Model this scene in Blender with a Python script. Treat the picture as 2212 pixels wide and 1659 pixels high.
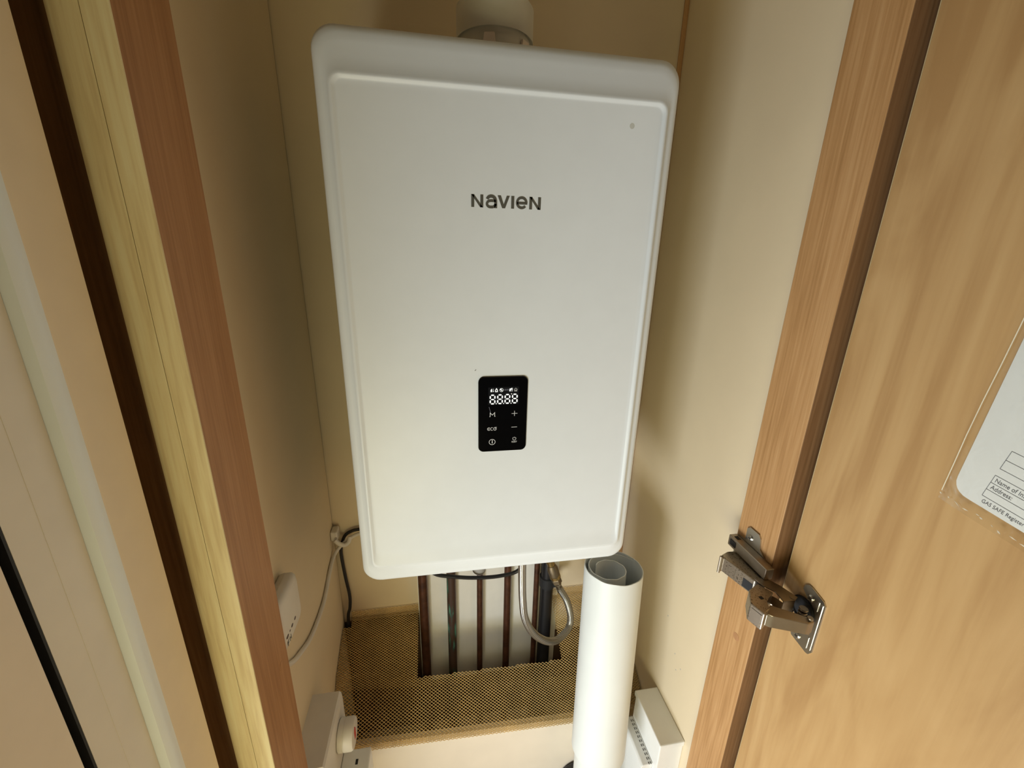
import bpy, bmesh, math, random
from mathutils import Vector, Matrix
random.seed(7)
PI = math.pi
for o in list(bpy.data.objects): bpy.data.objects.remove(o)
scene = bpy.context.scene
COL = scene.collection

# ------------------------------------------------------------------ camera, world, lights, exposure
cam_data = bpy.data.cameras.new('camera')
cam_data.sensor_fit = 'HORIZONTAL'; cam_data.sensor_width = 36.0
cam_data.lens = 895.0 / 2212.0 * 36.0
cam_data.clip_start = 0.01
cam = bpy.data.objects.new('camera', cam_data); COL.objects.link(cam)
def cam_matrix(p, y, r, loc):
    cy, sy, cp, sp = math.cos(y), math.sin(y), math.cos(p), math.sin(p)
    f = Vector((sy*cp, cy*cp, -sp)); rt = Vector((cy, -sy, 0)); up = rt.cross(f)
    cr, sr = math.cos(r), math.sin(r)
    R2 = cr*rt + sr*up; U2 = -sr*rt + cr*up
    m = Matrix(((R2.x, U2.x, -f.x, loc[0]), (R2.y, U2.y, -f.y, loc[1]), (R2.z, U2.z, -f.z, loc[2]), (0, 0, 0, 1)))
    return m
cam.matrix_world = cam_matrix(.3022, .1769, .0247, (-.0906, -.5754, .5088))
scene.camera = cam

world = bpy.data.worlds.new('world'); scene.world = world; world.use_nodes = True
bgn = world.node_tree.nodes['Background']
bgn.inputs[0].default_value = (0.85, 0.9, 0.95, 1); bgn.inputs[1].default_value = 0.01

def area_light(name, loc, target, sx, sy, power, color):
    l = bpy.data.lights.new(name, 'AREA'); l.shape = 'RECTANGLE'; l.size = sx; l.size_y = sy
    l.energy = power; l.color = color
    o = bpy.data.objects.new(name, l); COL.objects.link(o); o.location = loc
    d = Vector(target) - Vector(loc)
    o.rotation_euler = d.to_track_quat('-Z', 'Y').to_euler()
    return o
# added unseen lamps: low daylight fill from the left, weaker warm fill behind the camera
area_light('daylight_fill', (-0.65, -0.70, -0.52), (0.10, 0.0, 0.0), 0.55, 0.45, 16.0, (0.88, 0.945, 1.0))
area_light('warm_fill', (-0.35, -1.00, -0.30), (0.10, 0.0, 0.10), 0.5, 0.4, 4.7, (1.0, 0.91, 0.50))

vs = scene.view_settings
vs.view_transform = 'Standard'; vs.look = 'None'; vs.exposure = 0.0; vs.gamma = 1.0; vs.use_curve_mapping = False

# ------------------------------------------------------------------ materials
def new_mat(name):
    m = bpy.data.materials.new(name); m.use_nodes = True
    nt = m.node_tree; b = nt.nodes['Principled BSDF']
    return m, nt, b
def N(nt, t, **kw):
    n = nt.nodes.new(t)
    for k, v in kw.items(): setattr(n, k, v)
    return n
def plain(name, col, rough=.5, metal=0.0, spec=.5, var=.04, vscale=30, bump=0.0, bscale=400, emit=None, es=0):
    m, nt, b = new_mat(name)
    tc = N(nt, 'ShaderNodeTexCoord'); no = N(nt, 'ShaderNodeTexNoise')
    no.inputs['Scale'].default_value = vscale; no.inputs['Detail'].default_value = 3
    nt.links.new(tc.outputs['Object'], no.inputs['Vector'])
    r = N(nt, 'ShaderNodeValToRGB')
    r.color_ramp.elements[0].position = .3; r.color_ramp.elements[1].position = .7
    r.color_ramp.elements[0].color = (*[c*(1-var) for c in col], 1); r.color_ramp.elements[1].color = (*[min(1, c*(1+var)) for c in col], 1)
    nt.links.new(no.outputs['Fac'], r.inputs[0]); nt.links.new(r.outputs[0], b.inputs['Base Color'])
    b.inputs['Roughness'].default_value = rough; b.inputs['Metallic'].default_value = metal
    b.inputs['Specular IOR Level'].default_value = spec
    if bump:
        n2 = N(nt, 'ShaderNodeTexNoise'); n2.inputs['Scale'].default_value = bscale
        nt.links.new(tc.outputs['Object'], n2.inputs['Vector'])
        bp = N(nt, 'ShaderNodeBump'); bp.inputs['Strength'].default_value = bump; bp.inputs['Distance'].default_value = .0005
        nt.links.new(n2.outputs['Fac'], bp.inputs['Height']); nt.links.new(bp.outputs[0], b.inputs['Normal'])
    if emit:
        b.inputs['Emission Color'].default_value = (*emit, 1); b.inputs['Emission Strength'].default_value = es
    return m
def wood(name, c_dark, c_mid, c_light, fine=(260, 260, 7), broad=(22, 22, 1.1), tilt=0.0, rough=.5, mix=.5, distort=.6):
    m, nt, b = new_mat(name)
    tc = N(nt, 'ShaderNodeTexCoord')
    def layer(sc, detail, dist):
        mp = N(nt, 'ShaderNodeMapping'); mp.inputs['Scale'].default_value = sc; mp.inputs['Rotation'].default_value = (tilt, 0, 0)
        nt.links.new(tc.outputs['Object'], mp.inputs['Vector'])
        no = N(nt, 'ShaderNodeTexNoise'); no.inputs['Scale'].default_value = 1.0
        no.inputs['Detail'].default_value = detail; no.inputs['Distortion'].default_value = dist
        nt.links.new(mp.outputs[0], no.inputs['Vector']); return no
    a = layer(fine, 4, .3); c = layer(broad, 3, distort)
    mx = N(nt, 'ShaderNodeMix'); mx.data_type = 'FLOAT'; mx.inputs[0].default_value = mix
    nt.links.new(a.outputs['Fac'], mx.inputs[2]); nt.links.new(c.outputs['Fac'], mx.inputs[3])
    r = N(nt, 'ShaderNodeValToRGB'); e = r.color_ramp.elements
    e[0].position = .36; e[0].color = (*c_dark, 1); e[1].position = .64; e[1].color = (*c_light, 1)
    k = e.new(.5); k.color = (*c_mid, 1)
    nt.links.new(mx.outputs[0], r.inputs[0]); nt.links.new(r.outputs[0], b.inputs['Base Color'])
    b.inputs['Roughness'].default_value = rough; b.inputs['Specular IOR Level'].default_value = .35
    bp = N(nt, 'ShaderNodeBump'); bp.inputs['Strength'].default_value = .25; bp.inputs['Distance'].default_value = .0006
    nt.links.new(a.outputs['Fac'], bp.inputs['Height']); nt.links.new(bp.outputs[0], b.inputs['Normal'])
    return m
CREAM = (0.765, 0.645, 0.455)
M = {}
M['cream'] = plain('cream_board', CREAM, .6, var=.02, vscale=9, bump=.12, bscale=300, spec=.3)
M['cream_panel'] = plain('cream_entrance_panel', (0.88, 0.76, 0.57), .55, var=.02, bump=.1, spec=.3)
M['board'] = plain('painted_boxing', (0.84, 0.75, 0.63), .6, var=.03, vscale=14, bump=.1, spec=.3)
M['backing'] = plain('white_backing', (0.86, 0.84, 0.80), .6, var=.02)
M['void_shade'] = plain('void_shade_board', (0.10, 0.055, 0.025), .8, var=.1)  # dark colour stands in for shade in the void behind the mesh
M['floor'] = plain('floor_vinyl', (0.45, 0.38, 0.30), .7, var=.1)
M['white_enamel'] = plain('white_enamel', (0.80, 0.855, 0.92), .38, var=.01, spec=.4)
M['white_plastic'] = plain('white_plastic', (0.86, 0.86, 0.84), .4, var=.015, spec=.4)
M['flue'] = plain('flue_plastic', (0.72, 0.70, 0.62), .45, var=.03)
M['flue_tab'] = plain('flue_tab_plastic', (0.92, 0.80, 0.70), .5)
M['off_white'] = plain('aged_white_plastic', (0.74, 0.70, 0.64), .45, var=.03)
M['trim_white'] = plain('white_trim', (0.86, 0.93, 0.98), .4, var=.01)
M['upvc'] = plain('door_frame_plastic', (0.82, 0.77, 0.68), .5, var=.03, vscale=20)
M['leaf'] = plain('door_leaf_plastic', (0.84, 0.74, 0.61), .5, var=.02)
M['rubber'] = plain('black_rubber', (0.006, 0.006, 0.007), .6, var=.2)
M['black_cable'] = plain('black_cable_sheath', (0.008, 0.008, 0.010), .4, var=.1)
M['black_glass'] = plain('black_glass', (0.003, 0.003, 0.0035), .08, var=.0)
M['screen'] = plain('screen_glass', (0.011, 0.012, 0.015), .15, var=.0)
M['slot'] = plain('dark_slot', (0.012, 0.012, 0.014), .7)
M['grey_print'] = plain('grey_print', (0.11, 0.108, 0.092), .5, var=.02)
M['led'] = plain('led_white', (0.8, 0.82, 0.82), .5, emit=(0.85, 0.9, 0.92), es=.7)
M['led_dim'] = plain('led_dim', (0.5, 0.5, 0.5), .5, emit=(0.8, 0.82, 0.8), es=.22)
M['led_faint'] = plain('led_faint', (0.2, 0.2, 0.25), .5, emit=(0.5, 0.55, 0.7), es=.12)
M['steel'] = plain('nickel_steel', (0.36, 0.31, 0.25), .40, metal=1, var=.06, vscale=60)
M['steel_bright'] = plain('bright_steel', (0.55, 0.53, 0.48), .28, metal=1, var=.05)
M['brass'] = plain('brass', (0.42, 0.30, 0.13), .38, metal=1, var=.12, vscale=90)
M['brass_dull'] = plain('dull_brass', (0.22, 0.17, 0.11), .5, metal=.8, var=.15, vscale=90)
M['gold_mesh'] = plain('gold_mesh', (0.74, 0.54, 0.23), .42, metal=.35, var=.12, vscale=25)
M['red'] = plain('red_print', (0.55, 0.03, 0.02), .5)
M['yellow'] = plain('amber_tag', (0.75, 0.42, 0.05), .5)
M['grey_plastic'] = plain('grey_plastic', (0.40, 0.39, 0.38), .5)
M['paper'] = plain('paper', (0.80, 0.81, 0.80), .7, var=.02)
M['ink'] = plain('ink', (0.10, 0.10, 0.11), .7)
M['copper'] = plain('aged_copper', (0.085, 0.032, 0.016), .42, metal=.35, var=.4, vscale=60)
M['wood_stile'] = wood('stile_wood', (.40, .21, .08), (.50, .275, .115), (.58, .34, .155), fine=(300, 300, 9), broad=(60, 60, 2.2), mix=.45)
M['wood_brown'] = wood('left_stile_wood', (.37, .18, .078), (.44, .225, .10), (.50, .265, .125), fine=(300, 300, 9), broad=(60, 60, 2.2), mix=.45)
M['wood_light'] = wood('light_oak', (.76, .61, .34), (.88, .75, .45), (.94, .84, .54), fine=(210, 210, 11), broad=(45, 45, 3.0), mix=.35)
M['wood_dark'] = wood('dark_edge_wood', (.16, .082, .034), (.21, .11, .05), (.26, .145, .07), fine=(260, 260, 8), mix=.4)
M['wood_door'] = wood('door_veneer', (.44, .255, .105), (.52, .32, .14), (.565, .36, .165), fine=(150, 150, 6), broad=(13, 13, 2.0), tilt=.20, mix=.78, distort=2.2, rough=.42)
M['wood_edge'] = wood('door_edge_light', (.50, .38, .20), (.58, .45, .25), (.64, .50, .3))
# speckled zinc for the hinge arms
def speckle():
    m, nt, b = new_mat('speckled_steel')
    tc = N(nt, 'ShaderNodeTexCoord'); mp = N(nt, 'ShaderNodeMapping'); mp.inputs['Scale'].default_value = (800, 380, 800)
    no = N(nt, 'ShaderNodeTexNoise'); no.inputs['Scale'].default_value = 1; no.inputs['Detail'].default_value = 1
    nt.links.new(tc.outputs['Object'], mp.inputs[0]); nt.links.new(mp.outputs[0], no.inputs['Vector'])
    r = N(nt, 'ShaderNodeValToRGB'); r.color_ramp.elements[0].position = .30; r.color_ramp.elements[1].position = .40
    r.color_ramp.elements[0].color = (.11, .09, .07, 1); r.color_ramp.elements[1].color = (.40, .355, .29, 1)
    nt.links.new(no.outputs['Fac'], r.inputs[0]); nt.links.new(r.outputs[0], b.inputs['Base Color'])
    b.inputs['Metallic'].default_value = .9; b.inputs['Roughness'].default_value = .36
    return m
M['speckle'] = speckle()
def verdigris():
    m, nt, b = new_mat('stained_copper')
    tc = N(nt, 'ShaderNodeTexCoord'); mp = N(nt, 'ShaderNodeMapping'); mp.inputs['Scale'].default_value = (90, 90, 16)
    no = N(nt, 'ShaderNodeTexNoise'); no.inputs['Scale'].default_value = 1; no.inputs['Detail'].default_value = 4
    nt.links.new(tc.outputs['Object'], mp.inputs[0]); nt.links.new(mp.outputs[0], no.inputs['Vector'])
    r = N(nt, 'ShaderNodeValToRGB'); e = r.color_ramp.elements
    e[0].position = .53; e[0].color = (.055, .026, .015, 1); e[1].position = .66; e[1].color = (.10, .24, .18, 1)
    e2 = e.new(.60); e2.color = (.030, .075, .055, 1)
    nt.links.new(no.outputs['Fac'], r.inputs[0]); nt.links.new(r.outputs[0], b.inputs['Base Color'])
    b.inputs['Roughness'].default_value = .6
    return m
M['verdigris'] = verdigris()
def braid():
    m, nt, b = new_mat('braided_steel')
    uv = N(nt, 'ShaderNodeUVMap'); sp = N(nt, 'ShaderNodeSeparateXYZ'); nt.links.new(uv.outputs[0], sp.inputs[0])
    def mth(op, a, b_=None, v=None):
        n = N(nt, 'ShaderNodeMath', operation=op); nt.links.new(a, n.inputs[0])
        if b_ is not None: nt.links.new(b_, n.inputs[1])
        if v is not None: n.inputs[1].default_value = v
        return n.outputs[0]
    u = mth('MULTIPLY', sp.outputs[0], v=2*PI*260); v = mth('MULTIPLY', sp.outputs[1], v=2*PI*9)
    s1 = mth('SINE', mth('ADD', u, v)); s2 = mth('SINE', mth('SUBTRACT', u, v))
    h = mth('ADD', mth('MULTIPLY', mth('MULTIPLY', s1, s2), v=.5), v=.5)
    r = N(nt, 'ShaderNodeValToRGB'); r.color_ramp.elements[0].color = (.10, .095, .085, 1); r.color_ramp.elements[1].color = (.72, .71, .68, 1)
    r.color_ramp.elements[0].position = .25; r.color_ramp.elements[1].position = .6
    nt.links.new(h, r.inputs[0]); nt.links.new(r.outputs[0], b.inputs['Base Color'])
    b.inputs['Metallic'].default_value = 1; b.inputs['Roughness'].default_value = .3
    bp = N(nt, 'ShaderNodeBump'); bp.inputs['Strength'].default_value = .8; bp.inputs['Distance'].default_value = .0006
    nt.links.new(h, bp.inputs['Height']); nt.links.new(bp.outputs[0], b.inputs['Normal'])
    return m
M['braid'] = braid()
def clear_plastic():
    m, nt, b = new_mat('clear_plastic_film')
    out = nt.nodes['Material Output']
    tr = N(nt, 'ShaderNodeBsdfTransparent'); tr.inputs[0].default_value = (.96, .96, .95, 1)
    gl = N(nt, 'ShaderNodeBsdfGlossy'); gl.inputs['Roughness'].default_value = .14
    tc = N(nt, 'ShaderNodeTexCoord'); no = N(nt, 'ShaderNodeTexNoise'); no.inputs['Scale'].default_value = 55; no.inputs['Distortion'].default_value = .8
    nt.links.new(tc.outputs['Object'], no.inputs['Vector'])
    bp = N(nt, 'ShaderNodeBump'); bp.inputs['Strength'].default_value = .7; bp.inputs['Distance'].default_value = .0013
    nt.links.new(no.outputs['Fac'], bp.inputs['Height']); nt.links.new(bp.outputs[0], gl.inputs['Normal'])
    fr = N(nt, 'ShaderNodeFresnel'); fr.inputs['IOR'].default_value = 1.45; nt.links.new(bp.outputs[0], fr.inputs['Normal'])
    mx = N(nt, 'ShaderNodeMixShader'); nt.links.new(fr.outputs[0], mx.inputs[0]); nt.links.new(tr.outputs[0], mx.inputs[1]); nt.links.new(gl.outputs[0], mx.inputs[2])
    nt.links.new(mx.outputs[0], out.inputs['Surface']); nt.nodes.remove(b)
    return m
M['film'] = clear_plastic()

# ------------------------------------------------------------------ mesh helpers (all coordinates are world metres)
ORG = {}
def link(name, bm, mat, parent=None, origin=None, smooth=None):
    """links a bmesh holding world coordinates as ONE mesh object"""
    bmesh.ops.recalc_face_normals(bm, faces=bm.faces[:])
    if parent is not None: org = ORG[parent.name]
    elif origin is not None: org = Vector(origin)
    else:
        lo = Vector([min(v.co[i] for v in bm.verts) for i in range(3)]); hi = Vector([max(v.co[i] for v in bm.verts) for i in range(3)])
        org = Vector(((lo.x+hi.x)/2, (lo.y+hi.y)/2, lo.z))
    for v in bm.verts: v.co -= org
    me = bpy.data.meshes.new(name); bm.to_mesh(me); bm.free()
    me.materials.append(M[mat] if isinstance(mat, str) else mat)
    if smooth is not None:
        me.shade_smooth() if smooth >= 180 else me.set_sharp_from_angle(angle=math.radians(smooth))
        for p in me.polygons: p.use_smooth = True
    o = bpy.data.objects.new(name, me); COL.objects.link(o)
    if parent is not None: o.parent = parent
    else: o.location = org
    ORG[o.name] = org
    return o
def thing(name, label, cat, loc, group=None):
    o = bpy.data.objects.new(name, None); COL.objects.link(o); o.location = loc; o.empty_display_size = .02
    ORG[o.name] = Vector(loc)
    return tag(o, label, cat, group)
def tag(o, label, cat, group=None, kind=None):
    o['label'] = label; o['category'] = cat
    if group: o['group'] = group
    if kind: o['kind'] = kind
    return o
def struct(name, bm, mat, label=None, cat=None, **k):
    o = link(name, bm, mat, **k); o['kind'] = 'structure'
    if label: o['label'] = label; o['category'] = cat
    return o
def box(bm, x0, x1, y0, y1, z0, z1, bev=0.0, seg=2):
    vs_ = [bm.verts.new((x, y, z)) for x in (x0, x1) for y in (y0, y1) for z in (z0, z1)]
    F = [(0, 1, 3, 2), (4, 6, 7, 5), (0, 4, 5, 1), (2, 3, 7, 6), (0, 2, 6, 4), (1, 5, 7, 3)]
    fs = [bm.faces.new([vs_[i] for i in f]) for f in F]
    if bev:
        es = list({e for f in fs for e in f.edges})
        bmesh.ops.bevel(bm, geom=es, offset=bev, segments=seg, profile=.5, affect='EDGES')
    return bm
def B(*a, **k): return box(bmesh.new(), *a, **k)
def prism(bm, pts, d, bev=0.0, seg=2):
    """extrude polygon pts (3-D, planar) by vector d"""
    d = Vector(d); n = len(pts)
    a = [bm.verts.new(Vector(p)) for p in pts]; b = [bm.verts.new(Vector(p)+d) for p in pts]
    fs = [bm.faces.new(a), bm.faces.new(b[::-1])]
    for i in range(n): fs.append(bm.faces.new((a[i], a[(i+1) % n], b[(i+1) % n], b[i])))
    if bev:
        es = list({e for f in fs for e in f.edges})
        bmesh.ops.bevel(bm, geom=es, offset=bev, segments=seg, profile=.5, affect='EDGES')
    return bm
def lathe(bm, c, axis, prof, seg=32, cap=True):
    """prof: list of (r, t) along axis from c"""
    ax = Vector(axis).normalized(); u = ax.orthogonal().normalized(); w = ax.cross(u); c = Vector(c)
    rings = [[bm.verts.new(c + ax*t + (u*math.cos(2*PI*i/seg)+w*math.sin(2*PI*i/seg))*r) for i in range(seg)] for r, t in prof]
    for a, b in zip(rings, rings[1:]):
        for i in range(seg): bm.faces.new((a[i], a[(i+1) % seg], b[(i+1) % seg], b[i]))
    if cap:
        bm.faces.new(rings[0][::-1]); bm.faces.new(rings[-1])
    return bm
def smooth_path(pts, n=10):
    P = [Vector(p) for p in pts]; P = [2*P[0]-P[1]] + P + [2*P[-1]-P[-2]]; out = []
    for i in range(1, len(P)-2):
        a, b, c, d = P[i-1:i+3]
        for k in range(n):
            t = k/n
            out.append(.5*((2*b)+(c-a)*t+(2*a-5*b+4*c-d)*t*t+(3*b-a-3*c+d)*t**3))
    out.append(P[-2]); return out
def tube(bm, pts, r, seg=14, uv=False, flat=1.0):
    path = pts; rings = []; L = 0.0
    t = (path[1]-path[0]).normalized(); u = t.orthogonal().normalized()
    lens = []
    for i, p in enumerate(path):
        if i: L += (p-path[i-1]).length
        lens.append(L)
        tt = ((path[min(i+1, len(path)-1)]-path[max(i-1, 0)])).normalized()
        u = (u - tt*u.dot(tt)).normalized(); w = tt.cross(u)
        rr = r[i] if isinstance(r, (list, tuple)) else r
        rings.append([bm.verts.new(p+(u*math.cos(2*PI*k/seg)+w*math.sin(2*PI*k/seg)*flat)*rr) for k in range(seg)])
    layer = bm.loops.layers.uv.new('UVMap') if uv else None
    for i in range(len(rings)-1):
        for k in range(seg):
            k2 = (k+1) % seg
            f = bm.faces.new((rings[i][k], rings[i][k2], rings[i+1][k2], rings[i+1][k]))
            if uv:
                for lp, (l, v) in zip(f.loops, ((lens[i], k/seg), (lens[i], (k+1)/seg), (lens[i+1], (k+1)/seg), (lens[i+1], k/seg))):
                    lp[layer].uv = (l, v)
    bm.faces.new(rings[0][::-1]); bm.faces.new(rings[-1])
    return bm
def rrect(x0, x1, z0, z1, r, n=8):
    out = []
    for cx, cz, a0 in ((x1-r, z1-r, 0), (x0+r, z1-r, 90), (x0+r, z0+r, 180), (x1-r, z0+r, 270)):
        for k in range(n+1):
            a = math.radians(a0+90*k/n); out.append((cx+r*math.cos(a), cz+r*math.sin(a)))
    return out
def loft(bm, loops, cap0=True, cap1=True):
    R = [[bm.verts.new(p) for p in l] for l in loops]; n = len(R[0])
    for a, b in zip(R, R[1:]):
        for i in range(n): bm.faces.new((a[i], a[(i+1) % n], b[(i+1) % n], b[i]))
    if cap0: bm.faces.new(R[0][::-1])
    if cap1: bm.faces.new(R[-1])
    return bm
class Plane2:
    """2-D drawing on a plane: origin, x axis, y axis, outward normal"""
    def __init__(s, o, ux, uy):
        s.o = Vector(o); s.ux = Vector(ux); s.uy = Vector(uy); s.n = s.ux.cross(s.uy).normalized()
    def P(s, x, y, h=0): return s.o + s.ux*x + s.uy*y + s.n*h
def poly(bm, pl, pts, h0, h1):
    return prism(bm, [pl.P(x, y, h0) for x, y in pts], pl.n*(h1-h0))
def stroke(bm, pl, pts, w, h0, h1, closed=False):
    """mitred thick line as a thin solid"""
    P = [Vector((x, y)) for x, y in pts]; n = len(P); Lf = []; Rt = []
    for i in range(n):
        a = P[(i-1) % n] if (closed or i > 0) else None; b = P[(i+1) % n] if (closed or i < n-1) else None
        d1 = (P[i]-a).normalized() if a is not None else None; d2 = (b-P[i]).normalized() if b is not None else None
        if d1 is None: d1 = d2
        if d2 is None: d2 = d1
        n1 = Vector((-d1.y, d1.x)); n2 = Vector((-d2.y, d2.x)); m = (n1+n2)
        if m.length < 1e-4: m = n1.copy()
        m.normalize(); k = (w/2)/max(.35, m.dot(n1))
        Lf.append(P[i]+m*k); Rt.append(P[i]-m*k)
    lo = [[bm.verts.new(pl.P(p.x, p.y, h)) for p in S] for S in (Lf, Rt) for h in (h0, h1)]
    L0, L1, R0, R1 = lo
    rng = range(n) if closed else range(n-1)
    for i in rng:
        j = (i+1) % n
        bm.faces.new((L1[i], R1[i], R1[j], L1[j])); bm.faces.new((L0[i], L0[j], R0[j], R0[i]))
        bm.faces.new((L0[i], L1[i], L1[j], L0[j])); bm.faces.new((R0[i], R0[j], R1[j], R1[i]))
    if not closed:
        bm.faces.new((L0[0], R0[0], R1[0], L1[0])); bm.faces.new((L0[-1], L1[-1], R1[-1], R0[-1]))
    return bm
def arc(cx, cy, rx, ry, a0, a1, n=16):
    return [(cx+rx*math.cos(math.radians(a0+(a1-a0)*i/n)), cy+ry*math.sin(math.radians(a0+(a1-a0)*i/n))) for i in range(n+1)]
def text_bm(pl, s, size, x, y, h0, h1, align='LEFT', sx=1.0):
    c = bpy.data.curves.new('lettering', 'FONT'); c.body = s; c.size = size; c.align_x = align
    o = bpy.data.objects.new('lettering', c); COL.objects.link(o)
    dg = bpy.context.evaluated_depsgraph_get(); me = bpy.data.meshes.new_from_object(o.evaluated_get(dg))
    bm = bmesh.new(); bm.from_mesh(me)
    bpy.data.objects.remove(o); bpy.data.curves.remove(c); bpy.data.meshes.remove(me)
    for v in bm.verts: v.co = pl.P(x+v.co.x*sx, y+v.co.y, h1)
    return bm
def cylinder_between(bm, a, b, r, seg=20):
    a = Vector(a); b = Vector(b); return lathe(bm, a, b-a, [(r, 0), (r, (b-a).length)], seg)

FZ = -.78; CZ = 1.12
XL, XR, YB = -.348, .381, .300
# ------------------------------------------------------------------ the setting
struct('floor', B(-2.2, 2.0, -2.6, .35, FZ-.05, FZ), 'floor')
struct('ceiling', B(-.42, .46, -.16, .35, CZ, CZ+.03), 'cream')
struct('wall_back', B(-.42, .46, YB, YB+.015, FZ, CZ), 'cream')
struct('wall_left', B(XL-.014, XL, -.15, YB-.0025, FZ, CZ), 'cream')
WR = struct('wall_right', B(XR, XR+.014, -.13, YB, FZ, CZ), 'cream')
struct('trim_corner', B(.3716, XR, YB-.004, YB, FZ, CZ, bev=.0015), 'wood_stile')
struct('trim_gap_shade', B(XL-.013, XL-.0005, YB-.0024, YB-.0002, FZ, CZ), 'slot')  # black strip paints the shade inside the corner gap
for yy, zz in ((.0644, -.2323), (.0214, -.2895), (.0097, -.3205), (-.0034, -.3027)):
    link('chip_mark', lathe(bmesh.new(), (XR, yy, zz), (-1, 0, 0), [(.0016, 0), (.0012, .0003)], 7), 'grey_plastic', WR)
# right stile and its dark front edge
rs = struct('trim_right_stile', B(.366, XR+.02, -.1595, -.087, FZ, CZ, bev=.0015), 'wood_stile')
pg = link('wood_plug', lathe(bmesh.new(), (.3662, -.1297, -.0699), (-1, 0, 0), [(.0065, 0), (.0065, .0004)], 20), wood('plug_wood', (.40, .20, .09), (.46, .24, .11), (.52, .28, .13)), rs)
struct('trim_right_edge', B(.3662, .46, -.1605, -.1597, FZ, CZ), 'wood_dark')
# left stile: inner face, lighter front edge, rounded front moulding and the dark board behind it
bm = bmesh.new()
prism(bm, [(-.348, -.075, FZ), (-.3204, -.075, FZ), (-.3204, -.16, FZ), (-.3396, -.16, FZ), (-.3396, -.128, FZ), (-.348, -.128, FZ)], (0, 0, CZ-FZ))
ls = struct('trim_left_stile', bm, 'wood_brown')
link('wood_plug', lathe(bmesh.new(), (-.3206, -.0969, -.0434), (1, 0, 0), [(.0065, 0), (.0065, .0005)], 20), 'wood_brown', ls)
link('front_edge', B(-.3396, -.3204, -.1618, -.1601, FZ, CZ), 'wood_light', ls)
bm = bmesh.new(); r = .009
pts = [(-.3402, -.1615), (-.3402, -.129), (-.366, -.129)] + [(-.366+r-r*math.cos(a), -.1615+r-r*math.sin(a)) for a in [i*PI/16 for i in range(9)]]
prism(bm, [(x, y, FZ) for x, y in pts], (0, 0, CZ-FZ))
struct('trim_left_moulding', bm, 'wood_light', smooth=40)
struct('trim_left_edge', B(-.4158, -.3662, -.146, -.13, FZ, CZ), 'wood_dark')
# entrance wall on the far left, running towards the camera
XW = -.366
struct('wall_entrance', box(B(XW-.05, XW, -.2325, -.1863, FZ, CZ), XW-.06, XW-.0502, -.2325, -.13, FZ, CZ), 'cream_panel')
bm = bmesh.new()
pts = [(XW-.05, -.2325), (XW, -.2325), (XW+.004, -.234), (XW+.0062, -.2385), (XW+.0062, -.2455), (XW+.004, -.2495), (XW, -.2505), (XW-.05, -.2505)]
prism(bm, [(x, y, FZ) for x, y in pts], (0, 0, CZ-FZ)); struct('trim_white_strip', bm, 'trim_white', smooth=40)
bm = B(XW-.05, XW-.004, -.2992, -.2507, FZ, CZ); box(bm, XW-.006, XW-.0037, -.2765, -.2507, FZ, CZ)
struct('trim_door_frame', bm, 'upvc')
struct('trim_door_seal', box(B(XW-.05, XW-.030, -.3082, -.2993, FZ, CZ), XW-.03, XW-.0042, -.3012, -.2993, FZ, CZ), 'rubber')
struct('door_1', B(XW-.05, XW-.002, -.36, -.3084, FZ+.005, CZ, bev=.002), 'leaf')

# ------------------------------------------------------------------ cupboard door on the right, standing open
XD = .386
t = thing('cupboard_door', 'open light wood veneer cupboard door filling the right of the picture', 'door', (XD+.009, -.52, FZ+.01))
link('door_panel', B(XD, XD+.018, -.86, -.1682, FZ+.01, CZ-.03), 'wood_door', t)
e = link('edge_band', B(XD-.0002, XD+.018, -.168, -.1671, FZ+.01, CZ-.03), 'wood_edge', t); e['label'] = 'pale wood edge band'

# ------------------------------------------------------------------ hinge
H = thing('concealed_hinge', 'dull steel concealed cabinet hinge joining right stile to open door', 'hinge', (.366, -.125, .06))
bm = bmesh.new()
# wing of the mounting plate with its stem
pl = Plane2((.366, 0, 0), (0, -1, 0), (0, 0, 1))
pts = [(.090, .060), (.150, .060), (.152, .092), (.146, .097), (.137, .103), (.134, .119), (.130, .124), (.112, .124), (.107, .119), (.107, .100), (.090, .096)]
poly(bm, pl, pts, 0, .0022)
mp_ = link('mounting_plate', bm, 'steel_bright', H)
bm = lathe(bmesh.new(), (.3638, -.1165, .1085), (-1, 0, 0), [(.0046, 0), (.0046, .001), (.0032, .0022)], 20)
link('screw', bm, 'steel_bright', mp_)
bm = bmesh.new(); ps = Plane2((.3616, -.1165, .1085), (0, -1, 0), (0, 0, 1))
for a in (0, PI/2): stroke(bm, ps, [(-.0026*math.cos(a+.5), -.0026*math.sin(a+.5)), (.0026*math.cos(a+.5), .0026*math.sin(a+.5))], .0009, 0, .0002)
link('screw_cross', bm, 'slot', mp_)
# base rail
bm = B(.3505, .3637, -.168, -.0893, .0785, .0965, bev=.0012)
link('base_rail', bm, 'steel', H)
bm = bmesh.new(); box(bm, .3497, .3504, -.106, -.094, .083, .092); box(bm, .354, .360, -.104, -.096, .0966, .0969)
link('rail_slot', bm, 'slot', H)
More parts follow.
